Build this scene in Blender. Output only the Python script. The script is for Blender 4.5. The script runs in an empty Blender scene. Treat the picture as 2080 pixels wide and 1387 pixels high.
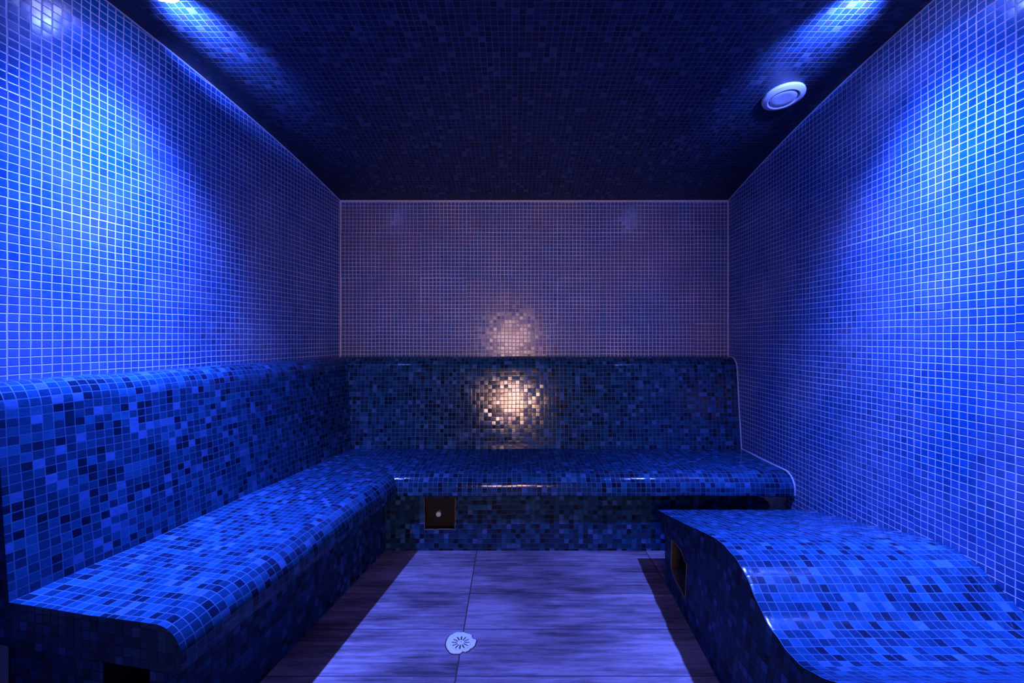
import bpy, math, random
from mathutils import Vector
random.seed(7)
K = 0.026            # one mosaic pitch in metres; everything below is laid out in pitches
SC = bpy.context.scene
COL = SC.collection

# ------------------------------------------------------------------ room layout (pitches)
EYE = 44.0
YB, YF = 111.0, -42.0
XR = 57.0
def xl(y): return -45.3 - 0.178 * (YB - y)
def vault(y): return EYE + 46.6 - 0.00175 * (y - 34.7) ** 2
_dl = math.hypot(0.178, 1.0)
D = (-0.178 / _dl, -1.0 / _dl)      # along the left wall towards the camera
N = (1.0 / _dl, -0.178 / _dl)       # out of the left wall into the room
C0 = (-45.3, YB)
def left(s, o): return (C0[0] + s * D[0] + o * N[0], C0[1] + s * D[1] + o * N[1])
def s_mitre(o):                     # where the left run meets the back run at offset o
    return -(o * N[1] + o) / D[1]
S_END = 67.6

# ------------------------------------------------------------------ node helpers
class NT:
    def __init__(self, name):
        self.m = bpy.data.materials.new(name); self.m.use_nodes = True
        self.t = self.m.node_tree; self.t.nodes.clear()
        self.out = self.t.nodes.new('ShaderNodeOutputMaterial')
    def n(self, kind, **kw):
        nd = self.t.nodes.new(kind)
        for k, v in kw.items(): setattr(nd, k, v)
        return nd
    def link(self, a, b): self.t.links.new(a, b)
    def put(self, sock, v):
        if isinstance(v, bpy.types.NodeSocket): self.link(v, sock)
        else: sock.default_value = v
    def math(self, op, a, b=0.0, c=0.0, clamp=False):
        nd = self.n('ShaderNodeMath', operation=op, use_clamp=clamp)
        self.put(nd.inputs[0], a); self.put(nd.inputs[1], b); self.put(nd.inputs[2], c)
        return nd.outputs[0]
    def vec(self, op, a, b=(0, 0, 0), scale=None):
        nd = self.n('ShaderNodeVectorMath', operation=op)
        self.put(nd.inputs[0], a); self.put(nd.inputs[1], b)
        if scale is not None: self.put(nd.inputs['Scale'], scale)
        return nd.outputs[0]
    def noise(self, v, scale, detail=2.0, rough=0.5, color=False):
        nd = self.n('ShaderNodeTexNoise'); self.put(nd.inputs['Vector'], v)
        nd.inputs['Scale'].default_value = scale; nd.inputs['Detail'].default_value = detail
        nd.inputs['Roughness'].default_value = rough
        return nd.outputs['Color' if color else 'Fac']
    def rng(self, v, a, b, c=0.0, d=1.0, smooth=False):
        nd = self.n('ShaderNodeMapRange', clamp=True)
        if smooth: nd.interpolation_type = 'SMOOTHSTEP'
        self.put(nd.inputs[0], v)
        for i, x in enumerate((a, b, c, d)): self.put(nd.inputs[i + 1], x)
        return nd.outputs[0]
    def mix(self, f, a, b, mode='MIX'):
        nd = self.n('ShaderNodeMix', data_type='RGBA', blend_type=mode)
        self.put(nd.inputs[0], f)
        for s, v in ((nd.inputs[6], a), (nd.inputs[7], b)):
            if isinstance(v, bpy.types.NodeSocket): self.link(v, s)
            else: s.default_value = (*v, 1)
        return nd.outputs[2]
    def ramp(self, f, stops, const=True):
        nd = self.n('ShaderNodeValToRGB'); r = nd.color_ramp
        if const: r.interpolation = 'CONSTANT'
        while len(r.elements) < len(stops): r.elements.new(0.5)
        for e, (p, c) in zip(r.elements, stops): e.position = p; e.color = (*c, 1)
        self.link(f, nd.inputs[0]); return nd.outputs[0]
    def bsdf(self, color, rough=0.5, normal=None, spec=0.5, metal=0.0, emit=None, estr=0.0):
        b = self.n('ShaderNodeBsdfPrincipled')
        if isinstance(color, bpy.types.NodeSocket): self.link(color, b.inputs['Base Color'])
        else: b.inputs['Base Color'].default_value = (*color, 1)
        self.put(b.inputs['Roughness'], rough); self.put(b.inputs['Specular IOR Level'], spec)
        b.inputs['Metallic'].default_value = metal
        if normal is not None: self.link(normal, b.inputs['Normal'])
        if emit: b.inputs['Emission Color'].default_value = (*emit, 1); b.inputs['Emission Strength'].default_value = estr
        self.link(b.outputs[0], self.out.inputs[0]); return self.m

def mosaic(name, stops, grout, gw=0.055, rough=0.12, grout_rough=0.75, tilt=0.03, film=0.0, film_lo=0.0,
           film_col=(0.42, 0.42, 0.55), wobble=0.10, sheet=0.10, bump=0.5, film_scale=0.05, film_rough=0.35, bdist=0.0016, edge_h=1.0, spec=0.5, ripple=0.25):
    t = NT(name)
    uv = t.n('ShaderNodeUVMap').outputs[0]
    wob = t.vec('SCALE', t.vec('SUBTRACT', t.noise(uv, 0.22, 2, color=True), (0.5, 0.5, 0.5)), scale=wobble * 2)
    sh = t.n('ShaderNodeTexWhiteNoise', noise_dimensions='3D')
    t.link(t.vec('FLOOR', t.vec('SCALE', uv, scale=1 / 12.0)), sh.inputs['Vector'])
    off = t.vec('SCALE', t.vec('SUBTRACT', sh.outputs['Color'], (0.5, 0.5, 0.5)), scale=sheet)
    q = t.vec('ADD', t.vec('ADD', uv, wob), off)
    cell = t.vec('FLOOR', q)
    w = t.n('ShaderNodeTexWhiteNoise', noise_dimensions='3D')
    t.link(t.vec('ADD', t.vec('MULTIPLY', cell, (1, 1, 0)), (0, 0, 3.5)), w.inputs['Vector'])
    fr = t.vec('ABSOLUTE', t.vec('SUBTRACT', t.vec('FRACTION', q), (0.5, 0.5, 0.5)))
    sp = t.n('ShaderNodeSeparateXYZ'); t.link(fr, sp.inputs[0])
    m = t.math('MAXIMUM', sp.outputs[0], sp.outputs[1])
    # grout joints are a little wider in places
    gwv = t.rng(t.noise(uv, 0.09, 2), 0.3, 0.7, 0.5 - gw * 1.25, 0.5 - gw * 0.8)
    mask = t.rng(m, t.math('SUBTRACT', gwv, 0.02), t.math('ADD', gwv, 0.02), smooth=True)
    tile = t.ramp(w.outputs['Value'], stops)
    # streaky cloudy glass inside each tile
    cl = t.noise(t.vec('ADD', t.vec('MULTIPLY', q, (1.0, 3.0, 1.0)), t.vec('SCALE', w.outputs['Color'], scale=40.0)), 1.2, 3, 0.6)
    tile = t.mix(1.0, tile, t.ramp(cl, [(0.25, (0.75,) * 3), (0.75, (1.25,) * 3)], const=False), 'MULTIPLY')
    g = t.mix(t.rng(t.noise(uv, 0.16, 3), 0.35, 0.7), grout, tuple(c * 0.72 for c in grout))
    fn = None
    if film > 0:
        fn = t.rng(t.noise(uv, film_scale, 5, 0.62), 0.36, 0.68, film_lo, film, smooth=True)
        tile = t.mix(fn, tile, film_col)
    col = t.mix(mask, tile, g)
    # geometry-normal tilt per tile, ripples, sunken joints
    geo = t.n('ShaderNodeNewGeometry').outputs['Normal']
    tl = t.vec('SCALE', t.vec('SUBTRACT', w.outputs['Color'], (0.5, 0.5, 0.5)), scale=tilt * 2)
    nrm = t.vec('NORMALIZE', t.vec('ADD', geo, tl))
    edge = t.rng(m, 0.40, 0.5, edge_h, 0.0, smooth=True)
    hgt = t.math('ADD', edge, t.math('MULTIPLY', t.noise(q, 1.3, 2), ripple))
    b = t.n('ShaderNodeBump'); b.inputs['Strength'].default_value = bump; b.inputs['Distance'].default_value = bdist
    t.link(hgt, b.inputs['Height']); t.link(nrm, b.inputs['Normal'])
    ro = t.rng(mask, 0, 1, rough, grout_rough)
    if fn is not None: ro = t.math('ADD', ro, t.math('MULTIPLY', fn, film_rough))
    return t.bsdf(col, ro, b.outputs[0], spec=spec)

WALL_STOPS = [(0.0, (0.006, 0.100, 0.31)), (0.18, (0.008, 0.115, 0.36)), (0.5, (0.006, 0.108, 0.33)),
              (0.78, (0.012, 0.130, 0.40)), (0.93, (0.004, 0.075, 0.26))]
BENCH_STOPS = [(0.0, (0.004, 0.024, 0.065)), (0.20, (0.003, 0.009, 0.026)), (0.34, (0.005, 0.033, 0.085)),
               (0.60, (0.006, 0.048, 0.120)), (0.80, (0.010, 0.072, 0.17)), (0.93, (0.035, 0.10, 0.27))]
CEIL_STOPS = [(0.0, (0.008, 0.028, 0.070)), (0.35, (0.006, 0.018, 0.045)), (0.6, (0.011, 0.036, 0.085)),
              (0.8, (0.020, 0.022, 0.052)), (0.92, (0.05, 0.07, 0.13))]
M = {}
M['wall'] = mosaic('blue_wall_mosaic', WALL_STOPS, (0.78, 0.74, 0.80), gw=0.060, film=0.27, tilt=0.03, rough=0.18, film_col=(0.36, 0.36, 0.52))
M['wall_back'] = mosaic('filmed_wall_mosaic', WALL_STOPS, (0.70, 0.66, 0.74), gw=0.058, film=0.7, film_lo=0.25,
                        film_col=(0.17, 0.125, 0.20), film_scale=0.035, tilt=0.015, spec=0.13, film_rough=0.07, rough=0.11)
M['bench'] = mosaic('mixed_blue_mosaic', BENCH_STOPS, (0.035, 0.11, 0.23), gw=0.042, tilt=0.02, rough=0.10, film=0.10, ripple=0.30, bdist=0.0007, edge_h=0.22, spec=0.3,
                    film_col=(0.015, 0.085, 0.24))
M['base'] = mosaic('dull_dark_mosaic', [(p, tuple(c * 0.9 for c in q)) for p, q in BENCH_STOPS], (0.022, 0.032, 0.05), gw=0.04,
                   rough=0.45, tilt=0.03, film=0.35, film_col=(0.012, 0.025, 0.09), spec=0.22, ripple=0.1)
M['riser'] = mosaic('dull_blue_mosaic', BENCH_STOPS, (0.02, 0.045, 0.10), gw=0.042, tilt=0.03, rough=0.35, spec=0.15)  # bench tiles with darker grout and less gloss
M['ceiling'] = mosaic('dark_ceiling_mosaic', CEIL_STOPS, (0.085, 0.105, 0.13), gw=0.06, rough=0.45, tilt=0.04, spec=0.3)

def plain(name, col, rough=0.6, var=0.15, scale=30.0, spec=0.5, metal=0.0, bump=0.0):
    t = NT(name); co = t.n('ShaderNodeTexCoord').outputs['Object']
    f = t.noise(co, scale, 4, 0.6)
    c = t.mix(f, tuple(x * (1 - var) for x in col), tuple(min(1, x * (1 + var)) for x in col))
    nm = None
    if bump:
        b = t.n('ShaderNodeBump'); b.inputs['Strength'].default_value = bump; b.inputs['Distance'].default_value = 0.004
        t.link(f, b.inputs['Height']); nm = b.outputs[0]
    return t.bsdf(c, rough, nm, spec, metal)
M['bead'] = plain('pale_sealant', (0.62, 0.60, 0.66), 0.5)
M['plaster'] = plain('raw_plaster', (0.62, 0.54, 0.42), 0.9, 0.4, 60, bump=0.6)
M['mortar'] = plain('grey_mortar', (0.16, 0.14, 0.11), 0.9, 0.5, 60, bump=0.5)
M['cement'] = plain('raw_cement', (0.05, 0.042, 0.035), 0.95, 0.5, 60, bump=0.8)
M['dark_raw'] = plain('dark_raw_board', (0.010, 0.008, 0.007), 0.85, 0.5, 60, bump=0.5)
M['stone'] = plain('beige_stone', (0.55, 0.49, 0.42), 0.7, 0.15, 40)
M['white_plastic'] = plain('white_plastic', (0.75, 0.75, 0.76), 0.32, 0.03)
M['white_paint'] = plain('chipped_white_filler', (0.80, 0.78, 0.76), 0.6, 0.12, 90, bump=0.4)
M['steel'] = plain('dull_steel', (0.62, 0.61, 0.60), 0.35, 0.1, 80, metal=0.7)
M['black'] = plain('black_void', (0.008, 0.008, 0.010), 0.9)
M['cream'] = plain('cream_paint', (0.65, 0.56, 0.44), 0.7, 0.04)

def planks():
    t = NT('wood_look_planks'); uv = t.n('ShaderNodeUVMap').outputs[0]
    RW, RL = 8.9, 35.0
    sh = t.vec('ADD', uv, (7.3, -1.5, 0))
    q = t.vec('DIVIDE', sh, (RL, RW, 1))
    w = t.n('ShaderNodeTexWhiteNoise', noise_dimensions='3D')
    t.link(t.vec('MULTIPLY', t.vec('FLOOR', q), (1, 1, 0)), w.inputs['Vector'])
    fr = t.vec('ABSOLUTE', t.vec('SUBTRACT', t.vec('FRACTION', q), (0.5, 0.5, 0.5)))
    sp = t.n('ShaderNodeSeparateXYZ'); t.link(fr, sp.inputs[0])
    jx = t.rng(sp.outputs[0], 0.5 - 0.12 / RL, 0.5 - 0.06 / RL)
    jy = t.rng(sp.outputs[1], 0.5 - 0.09 / RW, 0.5 - 0.04 / RW)
    joint = t.math('MAXIMUM', jx, jy)
    seed = t.vec('SCALE', w.outputs['Color'], scale=70.0)
    warp = t.vec('SCALE', t.noise(t.vec('ADD', t.vec('MULTIPLY', uv, (0.12, 0.5, 1)), seed), 0.6, 3, color=True), scale=1.6)
    g1 = t.noise(t.vec('ADD', t.vec('ADD', t.vec('MULTIPLY', uv, (0.10, 1.5, 1)), seed), warp), 1.0, 5, 0.65)
    g2 = t.noise(t.vec('ADD', t.vec('MULTIPLY', uv, (0.5, 7.0, 1)), seed), 1.0, 4, 0.7)
    blot = t.noise(t.vec('ADD', t.vec('MULTIPLY', uv, (0.06, 0.16, 1)), seed), 1.0, 3, 0.6)
    speck = t.noise(uv, 5.0, 3, 0.7)
    f = t.math('ADD', t.math('MULTIPLY', g1, 0.45), t.math('ADD', t.math('MULTIPLY', g2, 0.2), t.math('ADD', t.math('MULTIPLY', blot, 0.27), t.math('MULTIPLY', speck, 0.08))))
    f = t.math('ADD', f, t.math('MULTIPLY', t.math('SUBTRACT', w.outputs['Value'], 0.5), 0.08))
    wet = t.rng(t.noise(t.vec('MULTIPLY', uv, (0.045, 0.13, 1)), 1.0, 4, 0.6), 0.42, 0.62, 0.06, -0.06)
    f = t.math('ADD', f, wet)
    col = t.ramp(f, [(0.39, (0.070, 0.046, 0.055)), (0.46, (0.14, 0.10, 0.12)), (0.53, (0.215, 0.155, 0.185)), (0.61, (0.33, 0.25, 0.29))], const=False)
    col = t.mix(joint, col, (0.05, 0.035, 0.03))
    b = t.n('ShaderNodeBump'); b.inputs['Strength'].default_value = 0.25; b.inputs['Distance'].default_value = 0.001
    t.link(t.math('SUBTRACT', g2, joint), b.inputs['Height'])
    return t.bsdf(col, t.rng(f, 0.3, 0.7, 0.5, 0.38), b.outputs[0], spec=0.3)
M['floor'] = planks()

def emitter(name, col, s):
    t = NT(name); e = t.n('ShaderNodeEmission'); e.inputs[0].default_value = (*col, 1); e.inputs[1].default_value = s
    t.link(e.outputs[0], t.out.inputs[0]); return t.m
BLUE = (0.094, 0.165, 1.0)
M['lens'] = emitter('lit_blue_lens', (0.30, 0.33, 1.0), 36.0)

# ------------------------------------------------------------------ mesh helper (coordinates in pitches)
class MB:
    def __init__(self): self.v = []; self.f = []; self.uv = []; self.mi = []
    def face(self, pts, uvs=None, mi=0):
        i = len(self.v); self.v += [tuple(c * K for c in p) for p in pts]
        self.f.append(tuple(range(i, i + len(pts))))
        self.uv += list(uvs) if uvs else [(p[0], p[1] + p[2]) for p in pts]
        self.mi.append(mi)
    def grid(self, P, U, skip=None, mi=0, flip=False):
        """P[i][j] points, U[i][j] uvs"""
        for i in range(len(P) - 1):
            for j in range(len(P[0]) - 1):
                if skip and skip(i, j): continue
                idx = [(i, j), (i + 1, j), (i + 1, j + 1), (i, j + 1)]
                if flip: idx.reverse()
                self.face([P[a][b] for a, b in idx], [U[a][b] for a, b in idx], mi)
    def box(self, x0, x1, y0, y1, z0, z1):
        c = [(x, y, z) for z in (z0, z1) for y in (y0, y1) for x in (x0, x1)]
        for q, ax in (((0, 2, 3, 1), (0, 1)), ((4, 5, 7, 6), (0, 1)), ((0, 1, 5, 4), (0, 2)), ((2, 6, 7, 3), (0, 2)), ((0, 4, 6, 2), (1, 2)), ((1, 3, 7, 5), (1, 2))):
            self.face([c[i] for i in q], [(c[i][ax[0]], c[i][ax[1]]) for i in q])
    def lathe(self, prof, c, axis='z', seg=40):
        for a in range(seg):
            A, B = 2 * math.pi * a / seg, 2 * math.pi * (a + 1) / seg
            for (r0, z0), (r1, z1) in zip(prof, prof[1:]):
                def P(r, z, an):
                    if axis == 'z': return (c[0] + r * math.cos(an), c[1] + r * math.sin(an), c[2] + z)
                    return (c[0] + r * math.cos(an), c[1] - z, c[2] + r * math.sin(an))
                pts = [P(r0, z0, A), P(r0, z0, B), P(r1, z1, B), P(r1, z1, A)]
                if r0 < 1e-6: pts = [pts[0], pts[2], pts[3]]
                elif r1 < 1e-6: pts = pts[:3]
                self.face(pts)
    def tube(self, pts, r, seg=8):
        V = [Vector(p) for p in pts]; rings = []
        for i, p in enumerate(V):
            d = (V[min(i + 1, len(V) - 1)] - V[max(i - 1, 0)]).normalized()
            a = d.orthogonal().normalized() if i == 0 else (prev - d * prev.dot(d)).normalized()
            prev = a; b = d.cross(a)
            rings.append([tuple(p + r * (a * math.cos(2 * math.pi * k / seg) + b * math.sin(2 * math.pi * k / seg))) for k in range(seg)])
        for i in range(len(rings) - 1):
            for k in range(seg):
                k2 = (k + 1) % seg
                self.face([rings[i][k], rings[i][k2], rings[i + 1][k2], rings[i + 1][k]])
        self.face(rings[0][::-1]); self.face(rings[-1])
    def build(self, name, mats, parent=None, origin=(0, 0, 0), smooth=False, merge=True, solid=None, recalc=True):
        me = bpy.data.meshes.new(name)
        o3 = tuple(c * K for c in origin)
        me.from_pydata([(v[0] - o3[0], v[1] - o3[1], v[2] - o3[2]) for v in self.v], [], self.f)
        ul = me.uv_layers.new(name='UVMap')
        for i, l in enumerate(me.loops): ul.data[i].uv = self.uv[l.vertex_index]
        for m in (mats if isinstance(mats, list) else [mats]): me.materials.append(m)
        for p, mi in zip(me.polygons, self.mi): p.material_index = mi
        import bmesh
        bm = bmesh.new(); bm.from_mesh(me)
        if merge: bmesh.ops.remove_doubles(bm, verts=bm.verts, dist=1e-5)
        if recalc: bmesh.ops.recalc_face_normals(bm, faces=bm.faces)
        bm.to_mesh(me); bm.free()
        if smooth:
            for p in me.polygons: p.use_smooth = True
            me.set_sharp_from_angle(angle=math.radians(38))
        ob = bpy.data.objects.new(name, me); COL.objects.link(ob)
        if parent:
            w = Vector((0, 0, 0)); q = parent
            while q: w += q.location; q = q.parent
            ob.parent = parent; ob.location = Vector(o3) - w
        else: ob.location = o3
        if solid:
            s = ob.modifiers.new('thickness', 'SOLIDIFY'); s.thickness = abs(solid) * K; s.offset = -1 if solid > 0 else 1
        return ob
def thing(name, label, cat, loc, group=None):
    o = bpy.data.objects.new(name, None); COL.objects.link(o); o.empty_display_size = 0.1
    o.location = tuple(c * K for c in loc); o['label'] = label; o['category'] = cat
    if group: o['group'] = group
    return o
def struct(o, label=None):
    o['kind'] = 'structure'
    if label: o['label'] = label
    return o
def lin(a, b, n): return [a + (b - a) * i / n for i in range(n + 1)]

# ------------------------------------------------------------------ room shell
ys = lin(YF, YB, 60)
def slab_solid(ob, want_dir, t=4):
    """give the shell thickness on the side away from the room"""
    me = ob.data; n = me.polygons[len(me.polygons) // 2].normal
    s = ob.modifiers.new('thickness', 'SOLIDIFY'); s.thickness = t * K
    s.offset = -1 if n.dot(Vector(want_dir)) > 0 else 1
def flipto(ob, want_dir):
    me = ob.data
    if me.polygons[len(me.polygons) // 2].normal.dot(Vector(want_dir)) < 0: me.flip_normals()

b = MB(); b.box(-80, XR + 6, YF - 70, YB + 6, -4, 0)
b.build('floor', M['floor']); struct(bpy.data.objects['floor'], 'wood-look plank tile floor between the benches')

b = MB(); arc = 0; P = []; U = []
for i, y in enumerate(ys):
    if i: arc += math.hypot(y - ys[i - 1], vault(y) - vault(ys[i - 1]))
    xs = lin(xl(y), XR, 4)
    P.append([(x, y, vault(y)) for x in xs]); U.append([(x, arc) for x in xs])
b.grid(P, U); o = b.build('ceiling', M['ceiling'], smooth=True, recalc=False); flipto(o, (0, 0, -1)); slab_solid(o, (0, 0, -1)); struct(o, 'dark mosaic vaulted ceiling')

b = MB()
b.grid([[(xl(YB), YB, 0), (xl(YB), YB, vault(YB))], [(XR, YB, 0), (XR, YB, vault(YB))]],
       [[(xl(YB), 0), (xl(YB), vault(YB))], [(XR, 0), (XR, vault(YB))]])
o = b.build('wall_back', M['wall_back'], recalc=False); flipto(o, (0, -1, 0)); slab_solid(o, (0, -1, 0)); struct(o)
b = MB(); b.grid([[(XR, y, 0), (XR, y, vault(y))] for y in ys], [[(y + 0.35, 0.2), (y + 0.35, vault(y) + 0.2)] for y in ys])
o = b.build('wall_right', M['wall'], recalc=False); flipto(o, (-1, 0, 0)); slab_solid(o, (-1, 0, 0)); struct(o)
b = MB(); b.grid([[(xl(y), y, 0), (xl(y), y, vault(y))] for y in ys], [[(-y * _dl, 0.1), (-y * _dl, vault(y) + 0.1)] for y in ys])
o = b.build('wall_left', M['wall'], recalc=False); flipto(o, (1, 0, 0)); slab_solid(o, (1, 0, 0)); struct(o)

# front wall behind the viewer, with the doorway the warm light comes through
DX, DH = 16, 76
xs = [xl(YF) - 4, -DX, DX, XR + 4]; zs = [0, DH, vault(YF) + 3]
b = MB()
for i in range(3):
    for j in range(2):
        if i == 1 and j == 0: continue
        b.box(xs[i], xs[i + 1], YF - 5, YF, zs[j], zs[j + 1])
o = b.build('wall_front', M['wall'], merge=False, recalc=False); struct(o)
b = MB()   # lobby beyond the doorway
yA, yC = YF - 5, YF - 70
b.box(-60, -56, yC, yA, 0, 92); b.box(56, 60, yC, yA, 0, 92); b.box(-60, 60, yC - 4, yC, 0, 92); b.box(-60, 60, yC, yA, 92, 96)
o = b.build('wall_lobby', M['cream'], merge=False, recalc=False); struct(o)

# sealant beads along the corners
def bead(name, pts, r=0.16, label=None):
    b = MB(); b.tube(pts, r); struct(b.build(name, M['bead'], smooth=True), label)
yy = lin(0, YB, 40)
bead('trim_1', [(xl(y) + 0.05, y, vault(y) - 0.05) for y in yy], 0.14)
bead('trim_2', [(XR - 0.05, y, vault(y) - 0.05) for y in yy], 0.14)
bead('trim_3', [(xl(YB), YB - 0.05, vault(YB) - 0.1), (XR, YB - 0.05, vault(YB) - 0.1)], 0.24)
bead('trim_4', [(xl(YB) + 0.1, YB - 0.1, 39), (xl(YB) + 0.1, YB - 0.1, vault(YB))], 0.2)
bead('trim_5', [(XR - 0.1, YB - 0.1, 39), (XR - 0.1, YB - 0.1, vault(YB))], 0.2)

# ------------------------------------------------------------------ L-shaped bench
SEAT = 16.7
def arcpts(cx, cz, r, a0, a1, n):
    return [(cx + r * math.cos(math.radians(a)), cz + r * math.sin(math.radians(a))) for a in lin(a0, a1, n)]
LIP, UND = 26.3, 12.2
back_prof = [(0.06, 39.4), (0.8, 39.35)] + arcpts(1.5, 36.2, 3.1, 86, 4, 8) + [(5.6, 25.5), (6.6, SEAT)]
seat_prof = [(6.6, SEAT), (9, SEAT - 0.02), (15, SEAT - 0.15), (21, SEAT - 0.1)] + arcpts(LIP - 3.0, SEAT - 3.1, 3.0, 88, 0, 9) + [(LIP - 0.05, UND + 0.25), (LIP - 0.3, UND)]
def cum(pr):
    c = [0.0]
    for a, d in zip(pr, pr[1:]): c.append(c[-1] + math.hypot(d[0] - a[0], d[1] - a[1]))
    return c
def taper(o, s):                    # the left backrest gets thinner towards its free end
    if o > 7: return o
    k = max(0, min(1, s / S_END)); f = o / 6.6
    return o - 1.4 * k * f
def wav(s, a=0.10): return a * math.sin(s * 0.21) + a * 0.6 * math.sin(s * 0.53 + 1)

bench = thing('tiled_bench', 'L-shaped built-in bench of mixed blue mosaic along the left and back walls', 'bench', (-25, 70, 0))
def sweep_left(pr, v0, ns=40):
    c = cum(pr); P = []; U = []
    for i in range(ns + 1):
        P.append([]); U.append([])
        for (o, h), v in zip(pr, c):
            s0 = s_mitre(o); s = s0 + (S_END - s0) * i / ns
            oo = taper(o, s) if i else o
            x, y = left(s, oo); P[-1].append((x, y, h + (wav(s, 0.07) if 0.5 < o else 0) * min(1, i / 6)))
            U[-1].append((-s, v0 - v))
    return P, U
def sweep_back(pr, v0, ns=30):
    c = cum(pr); P = []; U = []
    for i in range(ns + 1):
        P.append([]); U.append([])
        for (o, h), v in zip(pr, c):
            x0, _ = left(s_mitre(o), o); x = x0 + (XR - 0.06 - x0) * i / ns
            P[-1].append((x, YB - o, h + wav(x, 0.06) * min(1, i / 5))); U[-1].append((x, v0 - v))
    return P, U
def endcap(b, pr, s, wall_lo, mi=1):
    """flat end of the left run"""
    pts = [(taper(o, s), h) for o, h in pr]
    poly = pts + wall_lo
    P3 = [(*left(s, o), h + (wav(s, 0.07) if 0.5 < o and k < len(pr) else 0)) for k, (o, h) in enumerate(poly)]
    b.face(P3, [(o + 0.4, h) for o, h in poly], mi)

b = MB(); P, U = sweep_left(back_prof, 80); b.grid(P, U); endcap(b, back_prof, S_END, [(0.06, SEAT)])
o = b.build('backrest', [M['bench'], M['base']], bench, smooth=True); o['label'] = 'backrest along the left wall'
b = MB(); P, U = sweep_left(seat_prof, 53); b.grid(P, U); endcap(b, seat_prof, S_END, [(22.8, UND), (0.06, UND), (0.06, SEAT)])
b.grid([[(*left(s_mitre(26.0) + (S_END - s_mitre(26.0)) * i / 4, oo), UND) for oo in (26.0, 20)] for i in range(5)], [[(0, i), (1, i)] for i in range(5)])
o = b.build('seat', [M['bench'], M['base']], bench, smooth=True); o['label'] = 'long seat along the left wall'
b = MB(); P, U = sweep_back(back_prof, 80); b.grid(P, U)
o = b.build('backrest', M['bench'], bench, smooth=True); o['label'] = 'backrest along the back wall'
b = MB(); P, U = sweep_back(seat_prof, 53); b.grid(P, U)
x0 = left(s_mitre(26.0), 26.0)[0]
b.grid([[(x, YB - 26.0, UND), (x, YB - 20, UND)] for x in (x0, XR - 0.06)], [[(x, 0), (x, 6)] for x in (x0, XR - 0.06)])
o = b.build('seat', M['bench'], bench, smooth=True); o['label'] = 'seat along the back wall'

# bases (set back under the seat)
OB, OBK = 22.8, 23.6
def base_back():
    y = YB - OBK; x0 = left(s_mitre(22.8), 22.8)[0]
    xs = [x0 - 1, -18.2, -11.8, XR - 0.06]; zs = [0, 4.4, 11.0, UND + 0.1]
    b = MB(); b.grid([[(x, y, z) for z in zs] for x in xs], [[(x + .2, z + .5) for z in zs] for x in xs], skip=lambda i, j: i == 1 and j == 1)
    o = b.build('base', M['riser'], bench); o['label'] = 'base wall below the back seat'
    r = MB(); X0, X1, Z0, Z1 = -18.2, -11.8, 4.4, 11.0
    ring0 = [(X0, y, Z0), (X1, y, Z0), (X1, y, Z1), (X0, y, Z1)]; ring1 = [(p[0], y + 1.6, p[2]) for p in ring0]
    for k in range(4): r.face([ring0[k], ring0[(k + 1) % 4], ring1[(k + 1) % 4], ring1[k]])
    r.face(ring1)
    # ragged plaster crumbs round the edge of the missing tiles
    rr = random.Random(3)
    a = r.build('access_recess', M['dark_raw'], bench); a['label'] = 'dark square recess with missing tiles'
    c = MB(); path = [(X0, Z1), (X0, Z0), (X1, Z0), (X1, Z1)]; rim = []
    for (ax, az), (bx, bz) in zip(path, path[1:]):
        for k in range(9):
            t = k / 9; rim.append((ax + (bx - ax) * t + rr.uniform(-.09, .09), y + 0.02, az + (bz - az) * t + rr.uniform(-.09, .09)))
    rim.append((X1, y + 0.02, Z1)); c.tube(rim, 0.09, 6)
    c.build('mortar_rim', M['mortar'], a, merge=False)
    kx = MB(); kx.lathe([(0, 1.0), (0.30, 0.98), (0.52, 0.8), (0.56, 0.5), (0.40, 0.3), (0.40, -0.6), (0, -0.6)], (-15.3, y + 0.9, 7.5), axis='y', seg=24)
    kn = kx.build('knob', M['white_plastic'], a, smooth=True); kn['label'] = 'small pale round knob'
    q = MB()   # bare plaster at the right end below the seat
    pts = [(52.9, 8.6), (53.5, 9.3), (53.1, 10.2), (52.2, 11.0), (50.6, 11.4), (50.9, 12.1), (56.9, 12.1), (56.9, 6.0), (55.2, 6.6), (54.0, 7.6)]
    f0 = [(x, y - 0.16, z) for x, z in pts]; f1 = [(x, y + 0.05, z) for x, z in pts]
    q.face(f0); q.face(f1)
    for k in range(len(pts)): q.face([f0[k], f0[(k + 1) % len(pts)], f1[(k + 1) % len(pts)], f1[k]])
    pl = q.build('plaster_patch', M['plaster'], bench); pl['label'] = 'bare beige plaster patch under the right end of the back seat'
base_back()
def base_left():
    SE = S_END - 1.2
    s0 = s_mitre(OB)
    b = MB(); ss = lin(s0 - 1, SE, 6); zs = [0, UND + 0.1]
    b.grid([[(*left(s, OB), z) for z in zs] for s in ss], [[(-s, z + .3) for z in zs] for s in ss])
    os_ = [0.06, 15.5, 21.2, OB]; zz = [0, 11.6, UND + 0.1]
    b.grid([[(*left(SE, o), z) for z in zz] for o in os_], [[(o, z) for z in zz] for o in os_], skip=lambda i, j: i == 1 and j == 0)
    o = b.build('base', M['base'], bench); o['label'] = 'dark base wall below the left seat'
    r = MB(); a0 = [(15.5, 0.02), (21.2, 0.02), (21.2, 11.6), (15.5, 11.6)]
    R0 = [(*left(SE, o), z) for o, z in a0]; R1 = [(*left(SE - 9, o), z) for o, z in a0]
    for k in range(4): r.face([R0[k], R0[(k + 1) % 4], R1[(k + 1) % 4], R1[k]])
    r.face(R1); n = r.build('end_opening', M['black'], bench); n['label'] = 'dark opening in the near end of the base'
base_left()
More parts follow.
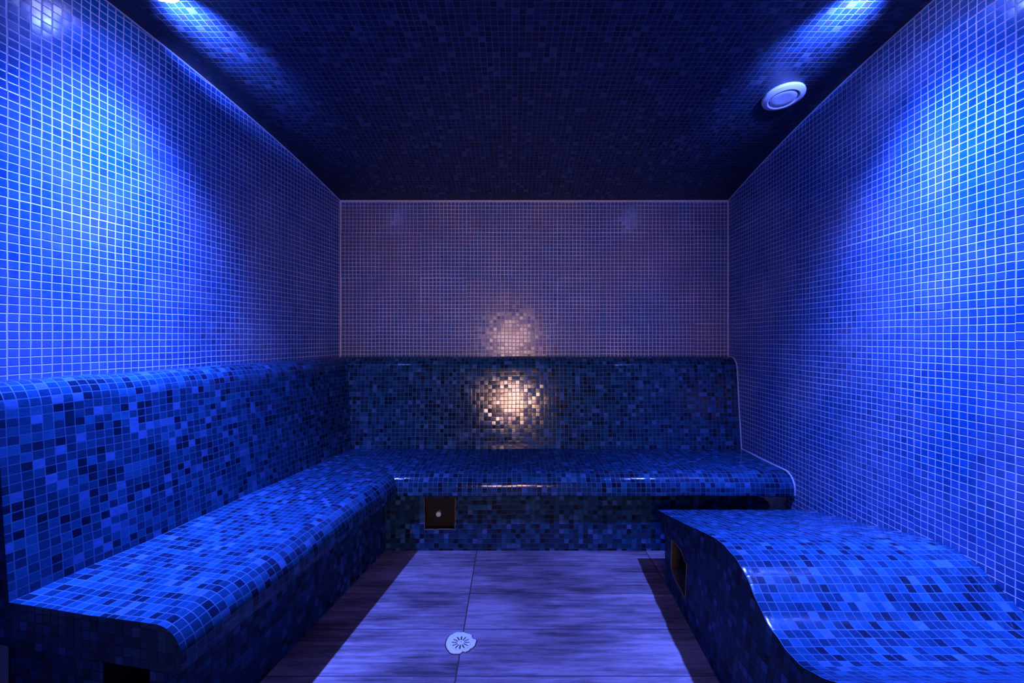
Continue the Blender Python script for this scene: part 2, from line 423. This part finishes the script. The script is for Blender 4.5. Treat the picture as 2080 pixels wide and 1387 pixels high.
# stone skirting on the left wall in front of the bench
b = MB()
S0, S1 = S_END - 1.0, S_END + 40
for (oA, oB_, zA, zB) in ((0, 3.4, 0, 4.0), (0, 3.4, 4.05, 8.2), (0, 3.4, 8.25, 12.3)):
    c = [(*left(s, o), z) for z in (zA, zB) for s in (S0, S1) for o in (oA, oB_)]
    for q in ((0, 2, 3, 1), (4, 5, 7, 6), (0, 1, 5, 4), (2, 6, 7, 3), (0, 4, 6, 2), (1, 3, 7, 5)): b.face([c[i] for i in q])
struct(b.build('baseboard_left', M['stone'], merge=False), 'beige stone skirting beyond the end of the bench')
# bead where the back bench meets the right wall
pr = back_prof + seat_prof[1:]
bead('trim_6', [(XR - 0.08, YB - o, h + wav(XR, .06) + 0.05) for o, h in pr], 0.15)

# ------------------------------------------------------------------ wave lounger
LP = [(86, 9.8), (80.5, 11.3), (76, 12.3), (66, 14.7), (60, 16.2), (55.5, 16.9), (52, 16.5), (49, 14.9), (46.3, 13.2), (44, 12.5), (41.5, 12.4), (39, 13.1), (36.5, 14.3), (32, 17.2), (26, 21.4), (20, 25.2), (16, 27), (10, 29)]
def catmull(P, n):
    out = []
    for i in range(1, len(P) - 2):
        p0, p1, p2, p3 = P[i - 1:i + 3]
        for k in range(n):
            t = k / n
            out.append(tuple(0.5 * (2 * b_ + (c - a) * t + (2 * a - 5 * b_ + 4 * c - d) * t * t + (3 * b_ - a - 3 * c + d) * t ** 3) for a, b_, c, d in zip(p0, p1, p2, p3)))
    out.append(P[-2]); return out
top = catmull(LP, 6)
def htop(y):
    for (y0, h0), (y1, h1) in zip(top, top[1:]):
        if y1 <= y <= y0: return h0 + (h1 - h0) * (y0 - y) / (y0 - y1)
    return top[0][1] if y > top[0][0] else top[-1][1]
lounger = thing('tiled_lounger', 'wave-shaped built-in lounger of blue mosaic against the right wall', 'lounger', (42, 50, 0))
XT = 27.9
def xedge(y): return XT + 0.05 * math.sin(y * 0.9) + 0.05 * math.sin(y * 2.3)
arcl = cum(top); xs = [0, 0.25, 0.7] + lin(3, XR - XT - 0.25, 8)
drop = {0: -0.06, 0.25: 0.0, 0.7: 0.0}
b = MB(); P = []; U = []
for (y, h), v in zip(top, arcl):
    P.append([(xedge(y) + x, y, h + drop.get(x, 0)) for x in xs]); P[-1][-1] = (XR - 0.06, y, h)
    U.append([(x, v) for x in xs])
b.grid(P, U)
b.grid([[(xedge(80.5) + x, 80.5, 11.3 + drop.get(x, 0)) for x in xs], [(xedge(80.5) + x, 80.6, 9.9) for x in xs]], [[(x, 0) for x in xs], [(x, -1.4) for x in xs]])
o = b.build('lounging_surface', M['bench'], lounger, smooth=True); o['label'] = 'wavy light-blue mosaic top of the lounger'
def bottom(y):
    if y <= 75.2: return 0.0
    if y <= 76.2: return (y - 75.2) * 3.7
    if y <= 77: return 3.7 + (y - 76.2) / 0.8 * 4.5
    return 8.2 + (y - 77) / 3.5 * 1.7
def xside(y, h):
    xb = 27.7 - max(0, 75 - y) * 0.055
    t_ = max(0, min(1, h / max(1, htop(y)))); return xb + (XT - xb) * t_
yl = sorted(set([80.5, 79.5, 78.5, 77, 76.6, 76.2, 75.2, 73.2, 72.6, 71, 69, 67.3, 66.5] + [round(16 + i * 1.1, 2) for i in range(46)]), reverse=True)
yl = [y for y in yl if y <= 80.5]
def hole(y):                        # ragged opening in the side, lower and upper edge
    lo = 3.2 + (0.9 if y > 72.5 else 0) - (0.35 if y < 68 else 0) ; hi = 9.3 - (0.8 if y < 67.4 else 0) - (0.2 if y > 72 else 0)
    return lo, hi
b = MB(); P = []; U = []
for y in yl:
    t_, bo = htop(y) - 0.15, bottom(y); lo, hi = hole(y)
    if not (bo < lo and hi < t_): lo, hi = bo + (t_ - bo) * 0.3, bo + (t_ - bo) * 0.75
    P.append([(xside(y, h) + (xedge(y) - XT) * (h / max(1, t_)), y, h) for h in (bo, lo, hi, t_)]); U.append([(y, h) for h in (bo, lo, hi, t_)])
b.grid(P, U, skip=lambda i, j: j == 1 and yl[i] <= 73.21 and yl[i + 1] >= 66.49)
for (y0, y1) in zip([80.5, 77, 76.2, 75.2], [77, 76.2, 75.2, 75.2]):
    if y0 != y1: b.grid([[(x, y0, bottom(y0)), (x, y1, bottom(y1))] for x in (xside(y0, bottom(y0)), XR - 0.06)], [[(x, 0), (x, y0 - y1 + 2)] for x in (28, XR)])
b.grid([[(26, 16, 0), (XT, 16, 26.8)], [(XR - 0.06, 16, 0), (XR - 0.06, 16, 26.8)]], [[(28, 0), (28, 26)], [(57, 0), (57, 26)]])
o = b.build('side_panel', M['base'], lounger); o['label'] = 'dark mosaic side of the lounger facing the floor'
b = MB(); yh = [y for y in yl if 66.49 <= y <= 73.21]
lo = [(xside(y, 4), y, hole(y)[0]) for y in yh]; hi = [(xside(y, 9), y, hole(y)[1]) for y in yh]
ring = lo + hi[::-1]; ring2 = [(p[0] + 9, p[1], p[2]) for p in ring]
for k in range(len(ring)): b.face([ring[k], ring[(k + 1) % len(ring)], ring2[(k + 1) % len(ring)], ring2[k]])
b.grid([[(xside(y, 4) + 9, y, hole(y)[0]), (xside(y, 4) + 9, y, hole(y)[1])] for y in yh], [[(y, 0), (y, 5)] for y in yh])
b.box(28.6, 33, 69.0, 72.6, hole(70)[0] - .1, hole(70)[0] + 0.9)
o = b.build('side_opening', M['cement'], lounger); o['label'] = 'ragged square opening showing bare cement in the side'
b = MB(); b.tube([(p[0] - 0.02, p[1], p[2]) for p in ring] + [(ring[0][0] - 0.02, ring[0][1], ring[0][2])], 0.10, 6)
b.build('opening_rim', M['mortar'], o, smooth=True)

# ------------------------------------------------------------------ floor drain
dc = (-7.4, 60.8)
drain = thing('floor_drain', 'round floor drain with radial slots in a chipped white ring', 'drain', (dc[0], dc[1], 0))
rr = random.Random(11); nn = 56
rad = [2.15 + 0.10 * math.sin(3 * a * 2 * math.pi / nn + 1) + 0.16 * math.sin(a * 2 * math.pi / nn - 0.5) + rr.uniform(-0.07, 0.07) for a in range(nn)]
for a in (4, 5, 6, 44, 45): rad[a] -= 0.28
b = MB()
def ringp(r, z): return [(dc[0] + (r[a] if isinstance(r, list) else r) * math.cos(2 * math.pi * a / nn), dc[1] + (r[a] if isinstance(r, list) else r) * math.sin(2 * math.pi * a / nn), z) for a in range(nn)]
L = [ringp([x * 1.0 for x in rad], 0.0), ringp([x * 0.985 for x in rad], 0.10), ringp([x * 0.9 for x in rad], 0.14), ringp(1.50, 0.12), ringp(1.48, 0.02)]
for A, B_ in zip(L, L[1:]):
    for k in range(nn): b.face([A[k], A[(k + 1) % nn], B_[(k + 1) % nn], B_[k]])
b.build('filler_ring', M['white_paint'], drain, smooth=True)['label'] = 'chipped white ring of filler'
b = MB()
L = [ringp([x * 1.0 + 0.14 for x in rad], 0.012), ringp([x * 0.97 for x in rad], 0.018)]  # thin black band just outside the ring
for k in range(nn): b.face([L[0][k], L[0][(k + 1) % nn], L[1][(k + 1) % nn], L[1][k]])
b.build('dark_outline', M['black'], drain)['label'] = 'dark outline around the ring'
# grate with 12 open slots: sectors rebuilt as quads, slots left out, dark cup below
b = MB(); ns = 12; zt = 0.13
for k in range(ns):
    a0 = 2 * math.pi * k / ns; hw0, hw1 = 0.10, 0.10
    def P2(r, off):                 # point at radius r, sideways offset from slot centre line
        return (dc[0] + r * math.cos(a0) - off * math.sin(a0), dc[1] + r * math.sin(a0) + off * math.cos(a0), zt)
    a1 = a0 + 2 * math.pi / ns
    def Q2(r, off): return (dc[0] + r * math.cos(a1) - off * math.sin(a1), dc[1] + r * math.sin(a1) + off * math.cos(a1), zt)
    r0, r1 = 0.48, 1.30
    b.face([P2(r0, hw0), P2(r1, hw1), Q2(r1, -hw1), Q2(r0, -hw0)])
    b.face([P2(1.30, -hw1), P2(1.30, hw1), P2(1.49, hw1), P2(1.49, -hw1)])
    b.face([P2(1.30, hw1), Q2(1.30, -hw1), Q2(1.49, -hw1), P2(1.49, hw1)])
    b.face([P2(r0, -hw0), P2(r0, hw0), (dc[0], dc[1], zt)])
    b.face([P2(r0, hw0), Q2(r0, -hw0), (dc[0], dc[1], zt)])
g = b.build('grate', M['white_paint'], drain); s = g.modifiers.new('t', 'SOLIDIFY'); s.thickness = 0.08 * K; s.offset = 0
b = MB(); b.lathe([(0, 0.015), (1.49, 0.015), (1.49, 0.03), (0, 0.03)], (dc[0], dc[1], 0), seg=36)
b.build('sump', M['black'], drain)
b = MB(); b.lathe([(0, 0.24), (0.10, 0.23), (0.16, 0.18), (0.17, 0.12), (0, 0.12)], (dc[0], dc[1], 0), seg=18)
b.build('screw', M['steel'], drain, smooth=True)

# ------------------------------------------------------------------ ceiling fittings
def on_ceiling(root, y):
    slope = -2 * 0.00175 * (y - 34.7); root.rotation_euler = (math.atan(slope), 0, 0)
vy = 75.6
vent = thing('ceiling_vent', 'round white air valve on the dark ceiling near the right wall', 'vent', (48.7, vy, vault(vy)))
def lathe_local(prof, name, mat, parent):
    b = MB(); b.lathe(prof, (0, 0, 0), seg=56)
    ob = b.build(name, mat, None, smooth=True); ob.parent = parent; ob.location = (0, 0, 0); return ob
lathe_local([(3.35, 0.1), (3.42, -0.25), (3.35, -0.48), (3.1, -0.62), (2.55, -0.78), (2.35, -0.70), (2.30, -0.3), (2.30, 0.1)], 'rim', M['white_plastic'], vent)
lathe_local([(0, -0.62), (1.2, -0.66), (1.95, -0.72), (2.12, -0.62), (2.14, -0.3), (2.0, 0.1), (0, 0.1)], 'valve_disc', M['white_plastic'], vent)
on_ceiling(vent, vy)

def lamp(x, LY, label):
    z = vault(LY)
    r = thing('ceiling_lamp', label, 'lamp', (x, LY, z), 'blue ceiling lamps')
    lathe_local([(2.2, 0.1), (2.3, -0.15), (2.2, -0.3), (1.85, -0.35), (1.78, -0.25), (1.78, 0.1)], 'rim', M['white_plastic'], r)
    lathe_local([(1.78, -0.2), (1.6, -0.7), (1.15, -1.1), (0.6, -1.26), (0, -1.32)], 'lens', M['lens'], r)
    on_ceiling(r, LY)
    d = bpy.data.lights.new('lamp_beam', 'SPOT'); d.energy = SPOT_W; d.color = BLUE
    d.spot_size = math.radians(SPOT_ANGLE); d.spot_blend = SPOT_BLEND; d.shadow_soft_size = 0.018
    d.use_nodes = True; nt = d.node_tree       # the lamp's own beam profile: a bright core and a weak wide skirt
    em = next(n for n in nt.nodes if n.type == 'EMISSION')
    def mt(op, a, b_=0.0):
        n = nt.nodes.new('ShaderNodeMath'); n.operation = op
        for k, v in enumerate((a, b_)):
            if isinstance(v, bpy.types.NodeSocket): nt.links.new(v, n.inputs[k])
            else: n.inputs[k].default_value = v
        return n.outputs[0]
    ge = nt.nodes.new('ShaderNodeNewGeometry'); sx = nt.nodes.new('ShaderNodeSeparateXYZ')
    nt.links.new(ge.outputs['Incoming'], sx.inputs[0])
    th = mt('ARCCOSINE', mt('MINIMUM', mt('ABSOLUTE', sx.outputs[2]), 0.99999))
    core = mt('MULTIPLY', mt('EXPONENT', mt('MULTIPLY', mt('POWER', mt('DIVIDE', th, math.radians(13.5)), 2.0), -0.5)), 2.6)
    skirt = mt('MULTIPLY', mt('EXPONENT', mt('MULTIPLY', mt('POWER', mt('DIVIDE', th, math.radians(34)), 4.0), -1.0)), 0.85)
    spill = mt('MULTIPLY', mt('EXPONENT', mt('MULTIPLY', mt('POWER', mt('DIVIDE', th, math.radians(66)), 6.0), -1.0)), 0.022)
    nt.links.new(mt('ADD', mt('ADD', core, skirt), spill), em.inputs[1])
    l = bpy.data.objects.new('lamp_beam', d); COL.objects.link(l); l.location = (x * K, LY * K, (z - 2.2) * K)
    # added spot, no part of the fitting, to brighten the ceiling behind the lamp
    d = bpy.data.lights.new('added_ceiling_skim', 'SPOT'); d.energy = SKIM_W; d.color = BLUE
    d.spot_size = math.radians(82); d.spot_blend = 1.0; d.shadow_soft_size = 0.03
    l = bpy.data.objects.new('added_ceiling_skim', d); COL.objects.link(l); l.location = (x * K, LY * K, (z - 3.4) * K)
    t = Vector((x, LY + 13, vault(LY + 13) + 5.5))
    l.rotation_euler = (t - Vector((x, LY, z - 3.4))).to_track_quat('-Z', 'Y').to_euler()
SKIM_W = 150
SPOT_W, SPOT_ANGLE, SPOT_BLEND = 375, 165, 0.3
lamp(-46.0, 54.8, 'lit blue ceiling lamp near the left wall at the top edge of the photo')
lamp(47.4, 54.2, 'lit blue ceiling lamp near the right wall, in front of the white air valve')

# warm light of the lobby, beyond the doorway
d = bpy.data.lights.new('lobby_light', 'AREA'); d.shape = 'ELLIPSE'; d.size = 26 * K; d.size_y = 26 * K
d.spread = math.radians(48); d.energy = 5.6; d.color = (1.0, 0.58, 0.45)
l = bpy.data.objects.new('lobby_light', d); COL.objects.link(l); l.location = (0, (YF - 28) * K, 43 * K); l.rotation_euler = (math.radians(90), 0, 0)

# ------------------------------------------------------------------ world, camera, view
w = bpy.data.worlds.new('World'); SC.world = w; w.use_nodes = True
w.node_tree.nodes['Background'].inputs[0].default_value = (0, 0, 0, 1)
cd = bpy.data.cameras.new('Camera'); cam = bpy.data.objects.new('Camera', cd); COL.objects.link(cam)
cd.sensor_width = 36; cd.sensor_fit = 'HORIZONTAL'; cd.lens = 855 / 2080 * 36
cd.shift_y = -5.5 / 2080; cd.clip_start = 0.02
cam.location = (0, 0, EYE * K); cam.rotation_euler = (math.radians(90), 0, 0)
SC.camera = cam
SC.cycles.max_bounces = 10; SC.cycles.diffuse_bounces = 6; SC.cycles.glossy_bounces = 4
SC.view_settings.view_transform = 'Standard'; SC.view_settings.look = 'None'
SC.view_settings.gamma = 1; SC.view_settings.exposure = 0.0; SC.view_settings.use_curve_mapping = False
